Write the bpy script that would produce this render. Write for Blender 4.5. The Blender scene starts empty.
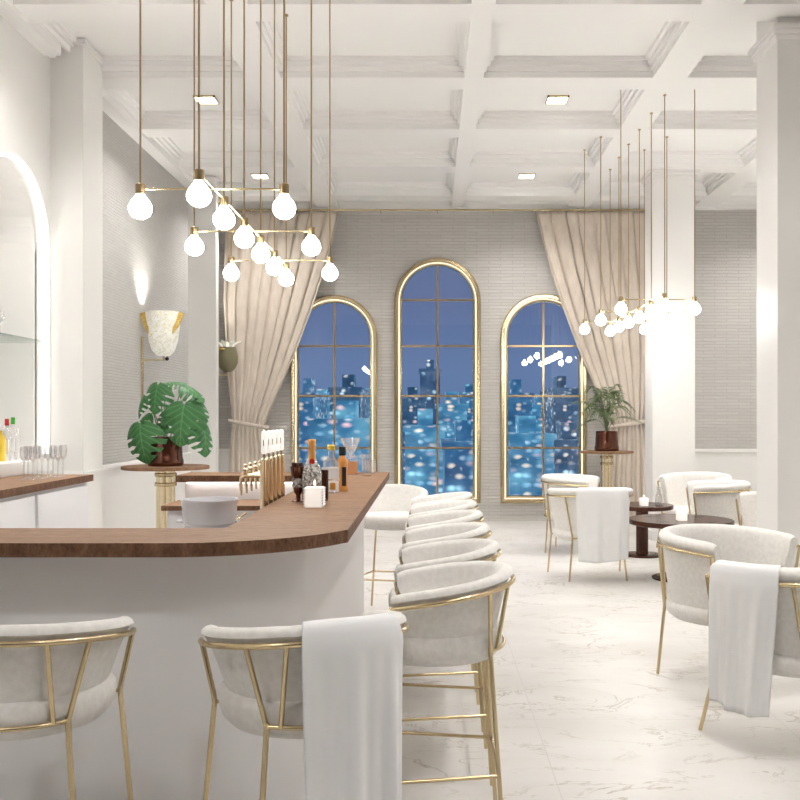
import bpy, bmesh, math, random
from math import sin, cos, pi, radians, sqrt
from mathutils import Vector, Matrix
from mathutils.geometry import tessellate_polygon
random.seed(7)
S = bpy.context.scene
COL = S.collection

# ------------------------------------------------------------ camera, world, exposure
EYE = 1.5
cam_d = bpy.data.cameras.new('camera'); cam = bpy.data.objects.new('camera', cam_d); COL.objects.link(cam)
cam.location = (0, 0, EYE); cam.rotation_euler = (pi/2, 0, 0)
cam_d.sensor_width = 36; cam_d.lens = 947/800*36
cam_d.shift_x = -0.0375; cam_d.shift_y = 0.02
cam_d.clip_end = 2000; cam_d.clip_start = .05
S.camera = cam
S.view_settings.view_transform = 'Standard'; S.view_settings.look = 'None'
S.view_settings.gamma = 1; S.view_settings.use_curve_mapping = False
S.view_settings.exposure = 0.68
W = bpy.data.worlds.new('dusk_sky'); S.world = W; W.use_nodes = True
nt = W.node_tree; nt.nodes.clear()
tc = nt.nodes.new('ShaderNodeTexCoord'); sx = nt.nodes.new('ShaderNodeSeparateXYZ')
rp = nt.nodes.new('ShaderNodeValToRGB'); bg = nt.nodes.new('ShaderNodeBackground'); wo = nt.nodes.new('ShaderNodeOutputWorld')
nt.links.new(tc.outputs['Generated'], sx.inputs[0]); nt.links.new(sx.outputs['Z'], rp.inputs[0])
nt.links.new(rp.outputs[0], bg.inputs[0]); nt.links.new(bg.outputs[0], wo.inputs[0])
e = rp.color_ramp.elements
e[0].position = 0.0; e[0].color = (.08, .14, .25, 1)
e[1].position = .25; e[1].color = (.065, .095, .185, 1)
m1 = e.new(.05); m1.color = (.09, .14, .25, 1)
m2 = e.new(.12); m2.color = (.075, .108, .205, 1)
bg.inputs[1].default_value = 1.0

DOWN_POWER = 18.0      # each square ceiling downlight (W)
BULB_EMIT = 30.0

# ------------------------------------------------------------ materials
def mat(name, col=(.8,.8,.8), rough=.5, metal=0.0, **kw):
    m = bpy.data.materials.new(name); m.use_nodes = True
    b = m.node_tree.nodes['Principled BSDF']
    b.inputs['Base Color'].default_value = (*col, 1); b.inputs['Roughness'].default_value = rough
    b.inputs['Metallic'].default_value = metal
    for k, v in kw.items():
        b.inputs[k.replace('_', ' ')].default_value = v
    return m
def N(m, t, **kw):
    n = m.node_tree.nodes.new(t)
    for k, v in kw.items(): setattr(n, k, v)
    return n
def L(m, a, b): m.node_tree.links.new(a, b)
def B(m): return m.node_tree.nodes['Principled BSDF']
def coords(m, swz=None, scale=(1,1,1)):
    t = N(m, 'ShaderNodeTexCoord'); out = t.outputs['Object']
    if swz:
        s = N(m, 'ShaderNodeSeparateXYZ'); L(m, out, s.inputs[0])
        c = N(m, 'ShaderNodeCombineXYZ')
        for i, ch in enumerate(swz): L(m, s.outputs[ch], c.inputs[i])
        out = c.outputs[0]
    mp = N(m, 'ShaderNodeMapping'); L(m, out, mp.inputs[0]); mp.inputs['Scale'].default_value = scale
    return mp.outputs[0]
def noise(m, vec, scale, detail=4, rough=.5, dist=0):
    n = N(m, 'ShaderNodeTexNoise'); L(m, vec, n.inputs['Vector'])
    n.inputs['Scale'].default_value = scale; n.inputs['Detail'].default_value = detail
    n.inputs['Roughness'].default_value = rough; n.inputs['Distortion'].default_value = dist
    return n
def ramp(m, src, stops):
    r = N(m, 'ShaderNodeValToRGB'); L(m, src, r.inputs[0]); el = r.color_ramp.elements
    while len(el) < len(stops): el.new(.5)
    for q, (p, c) in zip(el, stops):
        q.position = p; q.color = (*c, 1) if len(c) == 3 else c
    return r
def bump(m, src, strength=.3, dist=.01):
    b = N(m, 'ShaderNodeBump'); L(m, src, b.inputs['Height'])
    b.inputs['Strength'].default_value = strength; b.inputs['Distance'].default_value = dist
    L(m, b.outputs[0], B(m).inputs['Normal']); return b
def mix(m, fac, a, b, typ='MIX'):
    x = N(m, 'ShaderNodeMix', data_type='RGBA', blend_type=typ)
    for v, i in ((fac, 0), (a, 6), (b, 7)):
        if hasattr(v, 'is_output'): L(m, v, x.inputs[i])
        else: x.inputs[i].default_value = v if i == 0 else (*v, 1)
    return x.outputs[2]

M = {}
M['paint'] = mat('white_paint', (.83, .82, .80), .45)
M['ceil'] = mat('ceiling_paint', (.90, .895, .88), .5)
M['gold'] = mat('brushed_gold', (.63, .51, .31), .26, 1.0)
M['dgold'] = mat('dark_brass', (.46, .34, .19), .28, 1.0)
M['pale_gold'] = mat('pale_gold', (.88, .76, .54), .25, 1.0)
M['black'] = mat('matt_black', (.015, .015, .015), .5)
M['barwhite'] = mat('bar_panel', (.80, .79, .80), .5)
M['silver'] = mat('white_enamel', (.88, .87, .90), .25)

m = M['fabric'] = mat('cream_boucle', (.82, .79, .75), .9, Sheen_Weight=.3)
v = coords(m); n = noise(m, v, 260, 3, .7); n2 = noise(m, v, 45, 3)
L(m, ramp(m, n2.outputs[0], [(.3, (.76, .735, .70)), (.7, (.85, .83, .80))]).outputs[0], B(m).inputs['Base Color'])
bump(m, n.outputs[0], .35, .003)
m = M['towel'] = mat('white_linen', (.84, .84, .845), .85, Sheen_Weight=.2)
n = noise(m, coords(m), 500, 2); bump(m, n.outputs[0], .2, .001)

# back wall: painted rough narrow brick; side walls: grasscloth with fine horizontal ribs
def brick_mat(name, swz, a, b, mo, bw, rh, bs):
    m = mat(name, a, .75)
    v = coords(m, swz)
    nn = noise(m, v, 6, 3)
    off = N(m, 'ShaderNodeVectorMath', operation='MULTIPLY_ADD')
    L(m, nn.outputs['Color'], off.inputs[0]); off.inputs[1].default_value = (.02, .012, 0); L(m, v, off.inputs[2])
    br = N(m, 'ShaderNodeTexBrick'); L(m, off.outputs[0], br.inputs['Vector'])
    br.inputs['Scale'].default_value = 1; br.inputs['Brick Width'].default_value = bw; br.inputs['Row Height'].default_value = rh
    br.inputs['Mortar Size'].default_value = rh*.13; br.inputs['Mortar Smooth'].default_value = .6
    br.inputs['Color1'].default_value = (*a, 1); br.inputs['Color2'].default_value = (*b, 1); br.inputs['Mortar'].default_value = (*mo, 1)
    L(m, br.outputs['Color'], B(m).inputs['Base Color'])
    n3 = noise(m, v, 60, 4)
    s = N(m, 'ShaderNodeMath', operation='MULTIPLY_ADD'); L(m, n3.outputs[0], s.inputs[0]); s.inputs[1].default_value = .6
    iv = N(m, 'ShaderNodeMath', operation='SUBTRACT'); iv.inputs[0].default_value = 1; L(m, br.outputs['Fac'], iv.inputs[1])
    L(m, iv.outputs[0], s.inputs[2]); bump(m, s.outputs[0], bs, .012)
    return m
M['brick'] = brick_mat('rough_white_brick', 'XZY', (.60, .58, .555), (.56, .54, .515), (.49, .47, .445), .34, .046, .8)
M['rib'] = brick_mat('ribbed_wallpaper', 'YZX', (.57, .56, .54), (.54, .53, .51), (.47, .46, .44), .10, .03, .8)

m = M['marble'] = mat('marble_floor', (.8, .8, .78), .38, Specular_IOR_Level=.35)
v = coords(m)
fm = N(m, 'ShaderNodeMapping'); L(m, v, fm.inputs[0]); fm.inputs['Location'].default_value = (-.518, -1.08, 0)
w = N(m, 'ShaderNodeTexBrick'); L(m, fm.outputs[0], w.inputs['Vector'])
w.offset = 0; w.inputs['Scale'].default_value = 1; w.inputs['Brick Width'].default_value = 1.2; w.inputs['Row Height'].default_value = 1.2
w.inputs['Mortar Size'].default_value = .003; w.inputs['Mortar Smooth'].default_value = .3
w.inputs['Color1'].default_value = (0, 0, 0, 1); w.inputs['Color2'].default_value = (1, 1, 1, 1)
w.inputs['Mortar'].default_value = (.5, .5, .5, 1)
mp = N(m, 'ShaderNodeMapping'); L(m, v, mp.inputs[0]); mp.inputs['Rotation'].default_value = (0, 0, radians(28)); mp.inputs['Scale'].default_value = (.7, 1.25, 1)
na = noise(m, mp.outputs[0], 2.9, 8, .62, 1.1)
vein = ramp(m, na.outputs[0], [(.484, (0,0,0)), (.498, (1,1,1)), (.502, (1,1,1)), (.516, (0,0,0))])
nb = noise(m, v, 2.3, 3, .6); msk = ramp(m, nb.outputs[0], [(.42, (0,0,0)), (.60, (1,1,1))])
vf = N(m, 'ShaderNodeMath', operation='MULTIPLY'); L(m, vein.outputs[0], vf.inputs[0]); L(m, msk.outputs[0], vf.inputs[1])
cl = noise(m, mp.outputs[0], 1.3, 5, .6, .5)
base = ramp(m, cl.outputs[0], [(.3, (.62, .595, .565)), (.55, (.70, .68, .655)), (.8, (.75, .735, .715))])
c1 = mix(m, vf.outputs[0], base.outputs[0], (.42, .37, .33))
c2 = mix(m, w.outputs['Fac'], c1, (.60, .575, .55))
L(m, c2, B(m).inputs['Base Color'])

def wood(name, a, b, c, swz=None, sc=(1.2, 9, 9), rough=.6):
    m = mat(name, a, rough, Specular_IOR_Level=.25)
    v = coords(m, swz, sc); n1 = noise(m, v, 1.6, 8, .65, .6); n2 = noise(m, v, 9, 6, .7)
    r = ramp(m, n1.outputs[0], [(.32, a), (.5, b), (.64, c)])
    c2 = mix(m, .5, r.outputs[0], ramp(m, n2.outputs[0], [(.35, tuple(x*.6 for x in a)), (.65, tuple(min(1, x*1.15) for x in c))]).outputs[0])
    L(m, c2, B(m).inputs['Base Color']); bump(m, n2.outputs[0], .15, .003)
    return m
M['wood'] = wood('brown_worktop_wood', (.17, .085, .045), (.26, .14, .076), (.36, .215, .125), sc=(2.5, 14, 9))
M['edge_wood'] = wood('worktop_end_grain', (.07, .03, .016), (.14, .064, .035), (.24, .13, .075), sc=(9, 9, 5))
M['dwood'] = wood('dark_glossy_wood', (.035, .012, .008), (.055, .02, .012), (.085, .032, .02), sc=(3, 3, 3), rough=.25)
M['pot'] = mat('copper_glaze', (.13, .042, .022), .12, .75, Coat_Weight=.5)
M['soil'] = mat('soil', (.03, .02, .015), .9)
M['curtain'] = mat('beige_curtain', (.70, .60, .50), .85, Sheen_Weight=.3)
m = M['curtain']; v = coords(m, None, (1, 1, .35)); n = noise(m, v, 14, 5, .6)
L(m, ramp(m, n.outputs[0], [(.3, (.60, .525, .445)), (.7, (.70, .62, .535))]).outputs[0], B(m).inputs['Base Color'])

def emit(name, col, st):
    m = bpy.data.materials.new(name); m.use_nodes = True; t = m.node_tree; t.nodes.clear()
    e = t.nodes.new('ShaderNodeEmission'); o = t.nodes.new('ShaderNodeOutputMaterial')
    e.inputs[0].default_value = (*col, 1); e.inputs[1].default_value = st; t.links.new(e.outputs[0], o.inputs[0]); return m
M['bulb'] = emit('glowing_opal_glass', (1, .965, .92), BULB_EMIT)
M['led'] = emit('warm_light_strip', (1, .84, .62), 1.1)
M['nled'] = emit('white_light_strip', (1, .96, .91), 4.5)
M['diff'] = emit('downlight_diffuser', (1, .96, .9), 12.0)
M['flame'] = emit('candle_flame', (1, .75, .4), 8.0)

def glass(name, tint=(1,1,1), refl=.10, rough=.0, base=None, op=.0):
    m = bpy.data.materials.new(name); m.use_nodes = True; t = m.node_tree; t.nodes.clear()
    tr = t.nodes.new('ShaderNodeBsdfTransparent'); gl = t.nodes.new('ShaderNodeBsdfGlossy'); o = t.nodes.new('ShaderNodeOutputMaterial')
    fr = t.nodes.new('ShaderNodeLayerWeight'); fr.inputs[0].default_value = .35
    mt = t.nodes.new('ShaderNodeMath'); mt.operation = 'MULTIPLY_ADD'; mt.inputs[1].default_value = .4; mt.inputs[2].default_value = refl
    tr.inputs[0].default_value = (*tint, 1); gl.inputs['Roughness'].default_value = rough
    mx = t.nodes.new('ShaderNodeMixShader'); t.links.new(fr.outputs['Fresnel'], mt.inputs[0]); t.links.new(mt.outputs[0], mx.inputs[0])
    t.links.new(tr.outputs[0], mx.inputs[1]); t.links.new(gl.outputs[0], mx.inputs[2])
    last = mx.outputs[0]
    if base:
        d = t.nodes.new('ShaderNodeBsdfDiffuse'); d.inputs[0].default_value = (*base, 1)
        m2 = t.nodes.new('ShaderNodeMixShader'); m2.inputs[0].default_value = op
        t.links.new(last, m2.inputs[1]); t.links.new(d.outputs[0], m2.inputs[2]); last = m2.outputs[0]
    t.links.new(last, o.inputs[0]); return m
M['pane'] = glass('window_glass', (.94, .95, 1), .035)
M['glass'] = glass('clear_glass', (.985, .985, .99), .05, .02, (.9, .9, .9), .10)
M['shelf'] = glass('shelf_glass', (.82, .86, .84), .12)

# ------------------------------------------------------------ mesh helpers
def link(name, me, parent=None, m=None):
    o = bpy.data.objects.new(name, me); COL.objects.link(o)
    if parent: o.parent = parent
    if m is not None:
        for x in (m if isinstance(m, (list, tuple)) else [m]): me.materials.append(x)
    return o
def from_bm(name, bm, m, parent=None, smooth=False, ang=None, fix=True):
    if fix: bmesh.ops.recalc_face_normals(bm, faces=bm.faces)
    me = bpy.data.meshes.new(name); bm.to_mesh(me); bm.free()
    if smooth or ang:
        for p in me.polygons: p.use_smooth = True
        if ang:
            try: me.set_sharp_from_angle(angle=radians(ang))
            except Exception: pass
    return link(name, me, parent, m)
def box(bm, x0, x1, y0, y1, z0, z1, bev=0):
    r = bmesh.ops.create_cube(bm, size=1)
    for v in r['verts']:
        v.co = Vector(((x0+x1)/2 + v.co.x*(x1-x0), (y0+y1)/2 + v.co.y*(y1-y0), (z0+z1)/2 + v.co.z*(z1-z0)))
    if bev:
        es = list({e for v in r['verts'] for e in v.link_edges})
        bmesh.ops.bevel(bm, geom=es, offset=bev, segments=3, profile=.5, affect='EDGES')
def boxo(name, a, m, parent=None, bev=0):
    bm = bmesh.new(); box(bm, *a, bev=bev); return from_bm(name, bm, m, parent, ang=40 if bev else None)
def tube(bm, pts, r, seg=10, closed=False, radii=None):
    pts = [Vector(p) for p in pts]; n = len(pts); rings = []; up = None
    for i, p in enumerate(pts):
        if closed: d = pts[(i+1) % n] - pts[i-1]
        elif i == 0: d = pts[1]-p
        elif i == n-1: d = p-pts[i-1]
        else: d = (pts[i+1]-p).normalized() + (p-pts[i-1]).normalized()
        d.normalize()
        if up is None:
            up = Vector((0,0,1)) if abs(d.z) < .9 else Vector((1,0,0))
        a = (up - d*up.dot(d)).normalized(); b = d.cross(a); up = a
        rr = radii[i] if radii else r
        rings.append([bm.verts.new(p + a*cos(t*2*pi/seg)*rr + b*sin(t*2*pi/seg)*rr) for t in range(seg)])
    m = n if closed else n-1
    for i in range(m):
        A, Bq = rings[i], rings[(i+1) % n]
        for t in range(seg): bm.faces.new((A[t], A[(t+1) % seg], Bq[(t+1) % seg], Bq[t]))
    if not closed:
        bm.faces.new(list(reversed(rings[0]))); bm.faces.new(rings[-1])
def tubeo(name, pts, r, m, parent=None, seg=10, closed=False, radii=None):
    bm = bmesh.new(); tube(bm, pts, r, seg, closed, radii); return from_bm(name, bm, m, parent, ang=50)
def lathe(bm, prof, c=(0,0,0), seg=32, fn=None):
    """prof: list (r,z) bottom to top"""
    rings = []
    for r, z in prof:
        if r < 1e-5: rings.append([bm.verts.new((c[0], c[1], c[2]+z))]); continue
        ring = []
        for t in range(seg):
            a = t*2*pi/seg; k = fn(a) if fn else 1
            ring.append(bm.verts.new((c[0]+cos(a)*r*k, c[1]+sin(a)*r*k, c[2]+z)))
        rings.append(ring)
    for A, Bq in zip(rings, rings[1:]):
        if len(A) == 1 and len(Bq) == 1: continue
        for t in range(seg):
            if len(A) == 1: bm.faces.new((A[0], Bq[(t+1) % seg], Bq[t]))
            elif len(Bq) == 1: bm.faces.new((A[t], A[(t+1) % seg], Bq[0]))
            else: bm.faces.new((A[t], A[(t+1) % seg], Bq[(t+1) % seg], Bq[t]))
    if len(rings[0]) > 1: bm.faces.new(list(reversed(rings[0])))
    if len(rings[-1]) > 1: bm.faces.new(rings[-1])
def latheo(name, prof, m, parent=None, c=(0,0,0), seg=32, ang=40, fn=None):
    bm = bmesh.new(); lathe(bm, prof, c, seg, fn); return from_bm(name, bm, m, parent, ang=ang)
def prism(bm, poly, z0, z1, mi_side=0):
    lo = [bm.verts.new((x, y, z0)) for x, y in poly]; hi = [bm.verts.new((x, y, z1)) for x, y in poly]
    for tri in tessellate_polygon([[Vector((x, y, 0)) for x, y in poly]]):
        bm.faces.new([lo[q] for q in tri]); bm.faces.new([hi[q] for q in tri])
    n = len(poly)
    for i in range(n):
        s = bm.faces.new((lo[i], lo[(i+1) % n], hi[(i+1) % n], hi[i])); s.material_index = mi_side
def prismo(name, poly, z0, z1, m, parent=None, mi_side=0):
    bm = bmesh.new(); prism(bm, poly, z0, z1, mi_side); return from_bm(name, bm, m, parent)
def wall_holes(name, outer, holes, to3, thick, m):
    """outer, holes: 2D loops; to3(u,v,d) maps to world; thick: extent behind the surface"""
    bm = bmesh.new(); edges = []
    for lp in [outer]+holes:
        vs = [bm.verts.new(to3(u, v, 0)) for u, v in lp]
        edges += [bm.edges.new((vs[i], vs[(i+1) % len(vs)])) for i in range(len(vs))]
    r = bmesh.ops.triangle_fill(bm, use_beauty=True, use_dissolve=False, edges=edges)
    fs = [g for g in r['geom'] if isinstance(g, bmesh.types.BMFace)]
    ex = bmesh.ops.extrude_face_region(bm, geom=fs)
    dv = Vector(to3(0, 0, thick)) - Vector(to3(0, 0, 0))
    for v in ex['geom']:
        if isinstance(v, bmesh.types.BMVert): v.co += dv
    return from_bm(name, bm, m)
def empty(name, loc=(0,0,0), rz=0):
    o = bpy.data.objects.new(name, None); COL.objects.link(o); o.location = loc; o.rotation_euler = (0,0,rz)
    o.empty_display_size = .1; return o
def tag(o, label, cat, group=None, kind=None):
    o['label'] = label; o['category'] = cat
    if group: o['group'] = group
    if kind: o['kind'] = kind
    return o
def struct(o): o['kind'] = 'structure'; return o
def copy_tree(o, parent=None):
    c = o.copy(); COL.objects.link(c); c.parent = parent
    for ch in list(o.children): copy_tree(ch, c)
    return c

# ------------------------------------------------------------ room
ZB = 13.53; XL = -3.14; XR = 6.2; YR = -3.6; HB = 4.46; HC = 4.62
struct(boxo('floor', (XL-.6, XR+.2, YR-.2, ZB+.3, -.1, 0), M['marble']))
struct(boxo('ceiling', (XL-.6, XR+.2, YR-.2, ZB+.3, HC, HC+.1), M['ceil']))
struct(boxo('wall_right', (XR, XR+.15, YR-.2, ZB+.3, 0, HC), M['rib']))
struct(boxo('wall_front', (XL-.6, XR+.2, YR-.15, YR, 0, HC), mat('dim_wall', (.18, .17, .165), .7)))

# arched windows
def arch_loop(cx, w, zb, zs, o=0, n=28):
    pts = [(cx-w-o, zb-o), (cx+w+o, zb-o)]
    for i in range(n+1):
        a = pi*i/n; pts.append((cx+(w+o)*cos(a), zs+(w+o)*sin(a)))
    return pts
def px(x): return (x-430)/70.0
def pz(y): return EYE+(416-y)/70.0
GW = .515; OUT = .09
WIN = [(px(334.3), pz(296)-OUT-GW), (px(437.5), pz(259)-OUT-GW), (px(543.5), pz(295)-OUT-GW)]
ZBOT = pz(496)
holes = [arch_loop(cx, GW, ZBOT, zs, .028) for cx, zs in WIN]
struct(wall_holes('wall_back', [(XL-.6, 0), (XR+.2, 0), (XR+.2, HC), (XL-.6, HC)], holes, lambda u, v, d: (u, ZB+d, v), .28, M['brick']))
def arch_ring(name, cx, zs, prof, m, parent):
    bm = bmesh.new(); loops = []
    for o, y in prof: loops.append([bm.verts.new((x, y, z)) for x, z in arch_loop(cx, GW, ZBOT, zs, o)])
    k = len(loops)
    for i in range(k):
        A, Bq = loops[i], loops[(i+1) % k]
        for t in range(len(A)): bm.faces.new((A[t], A[(t+1) % len(A)], Bq[(t+1) % len(A)], Bq[t]))
    return from_bm(name, bm, m, parent, ang=35)
for i, (cx, zs) in enumerate(WIN):
    wn = struct(empty('window_%d' % (i+1)))
    arch_ring('window_frame', cx, zs, [(.042, ZB), (.042, ZB-.035), (.05, ZB-.052), (.085, ZB-.058), (.10, ZB-.045), (.10, ZB)], M['gold'], wn)
    arch_ring('inner_frame', cx, zs, [(-.006, ZB+.06), (-.006, ZB-.012), (.0, ZB-.02), (.022, ZB-.02), (.027, ZB-.012), (.027, ZB+.06)], M['gold'], wn)
    arch_ring('light_strip', cx, zs, [(.027, ZB-.001), (.027, ZB-.012), (.041, ZB-.012), (.041, ZB-.001)], M['led'], wn)
    bm = bmesh.new(); lp = arch_loop(cx, GW, ZBOT, zs, 0)
    f = bm.faces.new([bm.verts.new((x, ZB+.035, z)) for x, z in lp]); from_bm('window_pane', bm, M['pane'], wn)
    bm = bmesh.new(); b = .014
    box(bm, cx-b, cx+b, ZB+.012, ZB+.032, ZBOT, zs+GW)
    rows = [448, 396, 346] + ([300] if i == 1 else [])
    for y in rows:
        z = pz(y); hw = GW if z < zs else sqrt(max(.01, GW*GW-(z-zs)**2))
        box(bm, cx-hw, cx+hw, ZB+.010, ZB+.034, z-b, z+b)
    from_bm('glazing_bars', bm, M['dgold'], wn)

# left wall with the lit arched niche near the bar (plain paint) and papered wall beyond
NY, NR, NS = 7.2, .62, 2.86
def niche_loop(r, n=28, zb=1.19, c=None): 
    pts = [(NY-r, zb), (NY+r, zb)]
    for i in range(n+1):
        a = pi*i/n; pts.append((NY+r*cos(a), NS+r*sin(a)))
    return pts
YP = 7.83
struct(wall_holes('wall_left', [(YR-.2, 0), (YP, 0), (YP, HC), (YR-.2, HC)], [niche_loop(NR)], lambda u, v, d: (XL-d, u, v), .12, M['paint']))
o = struct(boxo('wall_left_papered', (XL-.12, XL, YP, ZB+.1, 0, HC), M['rib'])); o.name = 'wall_left_back'
struct(boxo('wall_niche', (XL-.5, XL-.45, NY-1.2, NY+1.2, 1.0, 3.9), M['paint']))
bm = bmesh.new()
A_ = niche_loop(NR)
a0 = [bm.verts.new((XL-.11, u, v)) for u, v in A_]; a1 = [bm.verts.new((XL-.46, u, v)) for u, v in A_]
for t in range(len(A_)): bm.faces.new((a0[t], a0[(t+1) % len(A_)], a1[(t+1) % len(A_)], a1[t]))
struct(from_bm('trim_1', bm, M['paint']))
# light strip round the niche mouth
bm = bmesh.new(); k = []
for r_, x_ in ((NR-.002, XL-.02), (NR-.022, XL-.02), (NR-.022, XL-.05), (NR-.002, XL-.05)):
    lp = niche_loop(r_); k.append([bm.verts.new((x_, u, v)) for u, v in lp[1:]+lp[:1]])
for i in range(4):
    A, Bq = k[i], k[(i+1) % 4]
    for t in range(len(A)-1): bm.faces.new((A[t], A[t+1], Bq[t+1], Bq[t]))
struct(from_bm('niche_light_strip', bm, M['nled']))

# wainscot, pilasters, columns
WZ = 1.03
def wains(name, a, m=M['paint']): return struct(boxo(name, a, m))
bm = bmesh.new(); box(bm, XL, XL+.03, 8.2, ZB, 0, WZ-.04); box(bm, XL, XL+.05, 8.2, ZB, WZ-.04, WZ, .008); box(bm, XL, XL+.045, 8.2, ZB, 0, .1)
struct(from_bm('trim_2', bm, M['paint']))
bm = bmesh.new()
for x0, x1 in ((XL, -2.2), (2.55, XR)):
    box(bm, x0, x1, ZB-.03, ZB, 0, WZ-.04); box(bm, x0, x1, ZB-.055, ZB, WZ-.05, WZ, .008); box(bm, x0, x1, ZB-.045, ZB, 0, .1)
struct(from_bm('trim_3', bm, M['paint']))
def pil(n, x0, x1, y0, y1, zt, cap=True, capz=None):
    bm = bmesh.new(); box(bm, x0, x1, y0, y1, 0, zt)
    box(bm, x0-.02, x1+.02, y0-.02, y1+.02, 0, .12, .006)
    if cap:
        c = capz or HB-.14
        box(bm, x0-.02, x1+.02, y0-.02, y1+.02, c, c+.04, .008)
        box(bm, x0-.035, x1+.035, y0-.035, y1+.035, c+.04, c+.075, .008)
        box(bm, x0-.055, x1+.055, y0-.055, y1+.055, c+.075, c+.11, .008)
    return struct(from_bm(n, bm, M['paint']))
bm = bmesh.new(); box(bm, XL-.01, -2.87, YP, 8.3, 0, HC-.03); box(bm, XL, -2.855, YP-.015, 8.31, WZ-.02, WZ+.01);  box(bm, XL-.01, -2.84, YP-.03, 8.33, HC-.05, HC-.012)
struct(from_bm('trim_4', bm, M['paint']))
bm = bmesh.new(); box(bm, XL-.01, -2.78, 12.29, 12.45, 0, HC-.01); box(bm, XL-.01, -2.76, 12.27, 12.47, 0, .12)
struct(from_bm('trim_5', bm, M['paint']))
pil('trim_6', 2.58, 3.08, 7.03, 7.48, HC-.01, True, HB-.17)
pil('trim_7', 2.68, 3.19, 11.4, 11.8, HC-.01, True, HB-.10)

# coffered ceiling
bx = [-3.24+1.78*i for i in range(6)]
by = [6.81+1.48*j for j in range(-7, 5)]
bm = bmesh.new()
for x in bx: box(bm, x-(.02 if abs(x-.32) < .01 else .15), x+.15, YR, ZB, HB, HC)
for y in by: box(bm, XL, XR, y, y+.3, HB+.0015, HC)
box(bm, XL, XR, ZB-.10, ZB, HB-.02, HC)
box(bm, XL, XL+.14, 8.3, ZB, HB-.03, HC)
box(bm, XL, XL+.14, YR, 7.7, HB-.03, HC)
struct(from_bm('trim_8', bm, M['ceil']))
bm = bmesh.new()
xs = [XL]+[x+.15 for x in bx[1:]]
for i in range(len(bx)):
    x0 = max(bx[i]+.15, XL+.14); x1 = (bx[i+1]-(.02 if i == 1 else .15)) if i+1 < len(bx) else XR
    for j in range(len(by)):
        y0 = by[j]+.3; y1 = by[j+1] if j+1 < len(by) else ZB-.1
        if y1-y0 < .2: continue
        for (w_, z_) in ((.025, HB+.05), (.055, HB+.09), (.085, HB+.125)):
            box(bm, x0, x0+w_, y0, y1, z_, HC); box(bm, x1-w_, x1, y0, y1, z_, HC)
            box(bm, x0, x1, y0, y0+w_, z_, HC); box(bm, x0, x1, y1-w_, y1, z_, HC)
struct(from_bm('trim_9', bm, M['ceil']))
def ceil_h(x, y):
    for b in bx:
        if abs(x-b) < .15: return HB
    for b in by:
        if b < y < b+.3: return HB+.0015
    for b in bx:
        if abs(x-b) < .265: return HC-.04 if abs(x-b) > .225 else HC-.08
    for b in by:
        if b-.115 < y < b+.415: return HC-.04
    return HC

# downlights
def downlight(x, y, label):
    t = empty('ceiling_downlight', (x, y, HC))
    tag(t, label, 'ceiling light', 'recessed square downlights')
    bm = bmesh.new(); s, w_, d = .105, .012, .02
    box(bm, -s, s, -s, -s+w_, -d, 0); box(bm, -s, s, s-w_, s, -d, 0); box(bm, -s, -s+w_, -s, s, -d, 0); box(bm, s-w_, s, -s, s, -d, 0)
    from_bm('frame', bm, M['gold'], t)
    boxo('diffuser', (-s+w_, s-w_, -s+w_, s-w_, -.012, -.004), M['diff'], t)
    ld = bpy.data.lights.new('lamp_glow', 'AREA'); ld.shape = 'SQUARE'; ld.size = .18; ld.energy = DOWN_POWER; ld.color = (1, .97, .935); ld.spread = radians(125)
    lo = bpy.data.objects.new('lamp_glow', ld); COL.objects.link(lo); lo.parent = t; lo.location = (0, 0, -.025)
ORD0 = ['first', 'second', 'third', 'fourth', 'fifth', 'sixth', 'seventh', 'eighth', 'ninth', 'tenth', 'eleventh', 'twelfth']
cellx = [-2.35, -.57, 1.21, 2.99, 4.77]
celly = [by[j]+.3+.59 for j in range(len(by)-1)]
vis = {(0, 9.18): 'square gold-rimmed downlight high above the potted monstera', (0, 12.14): 'small square downlight above the left beige curtain near the back wall',
       (2, 9.18): 'square gold-rimmed downlight, the larger of the two on the right half of the ceiling', (2, 12.14): 'small square downlight, the farther of the two right of the long beam'}
for i, x in enumerate(cellx):
    for j, y in enumerate(celly):
        if (y > 4 or (y > 2 and i >= 2)) and i % 2 == 0 and (round(y-9.18, 2)/1.48) % 2 < .1 or i % 2 == 0 and (round(y-9.18, 2)/1.48) % 2 > 1.9:
            lab = vis.get((i, round(y, 2)), 'added square recessed downlight outside the view, %s column of coffers, %s coffer from the front' % (ORD0[i], ORD0[j]))  # downlights outside the view are added for more room light
            downlight({0: -2.2, 2: 1.25}.get(i, x), y+.13, lab)

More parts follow.
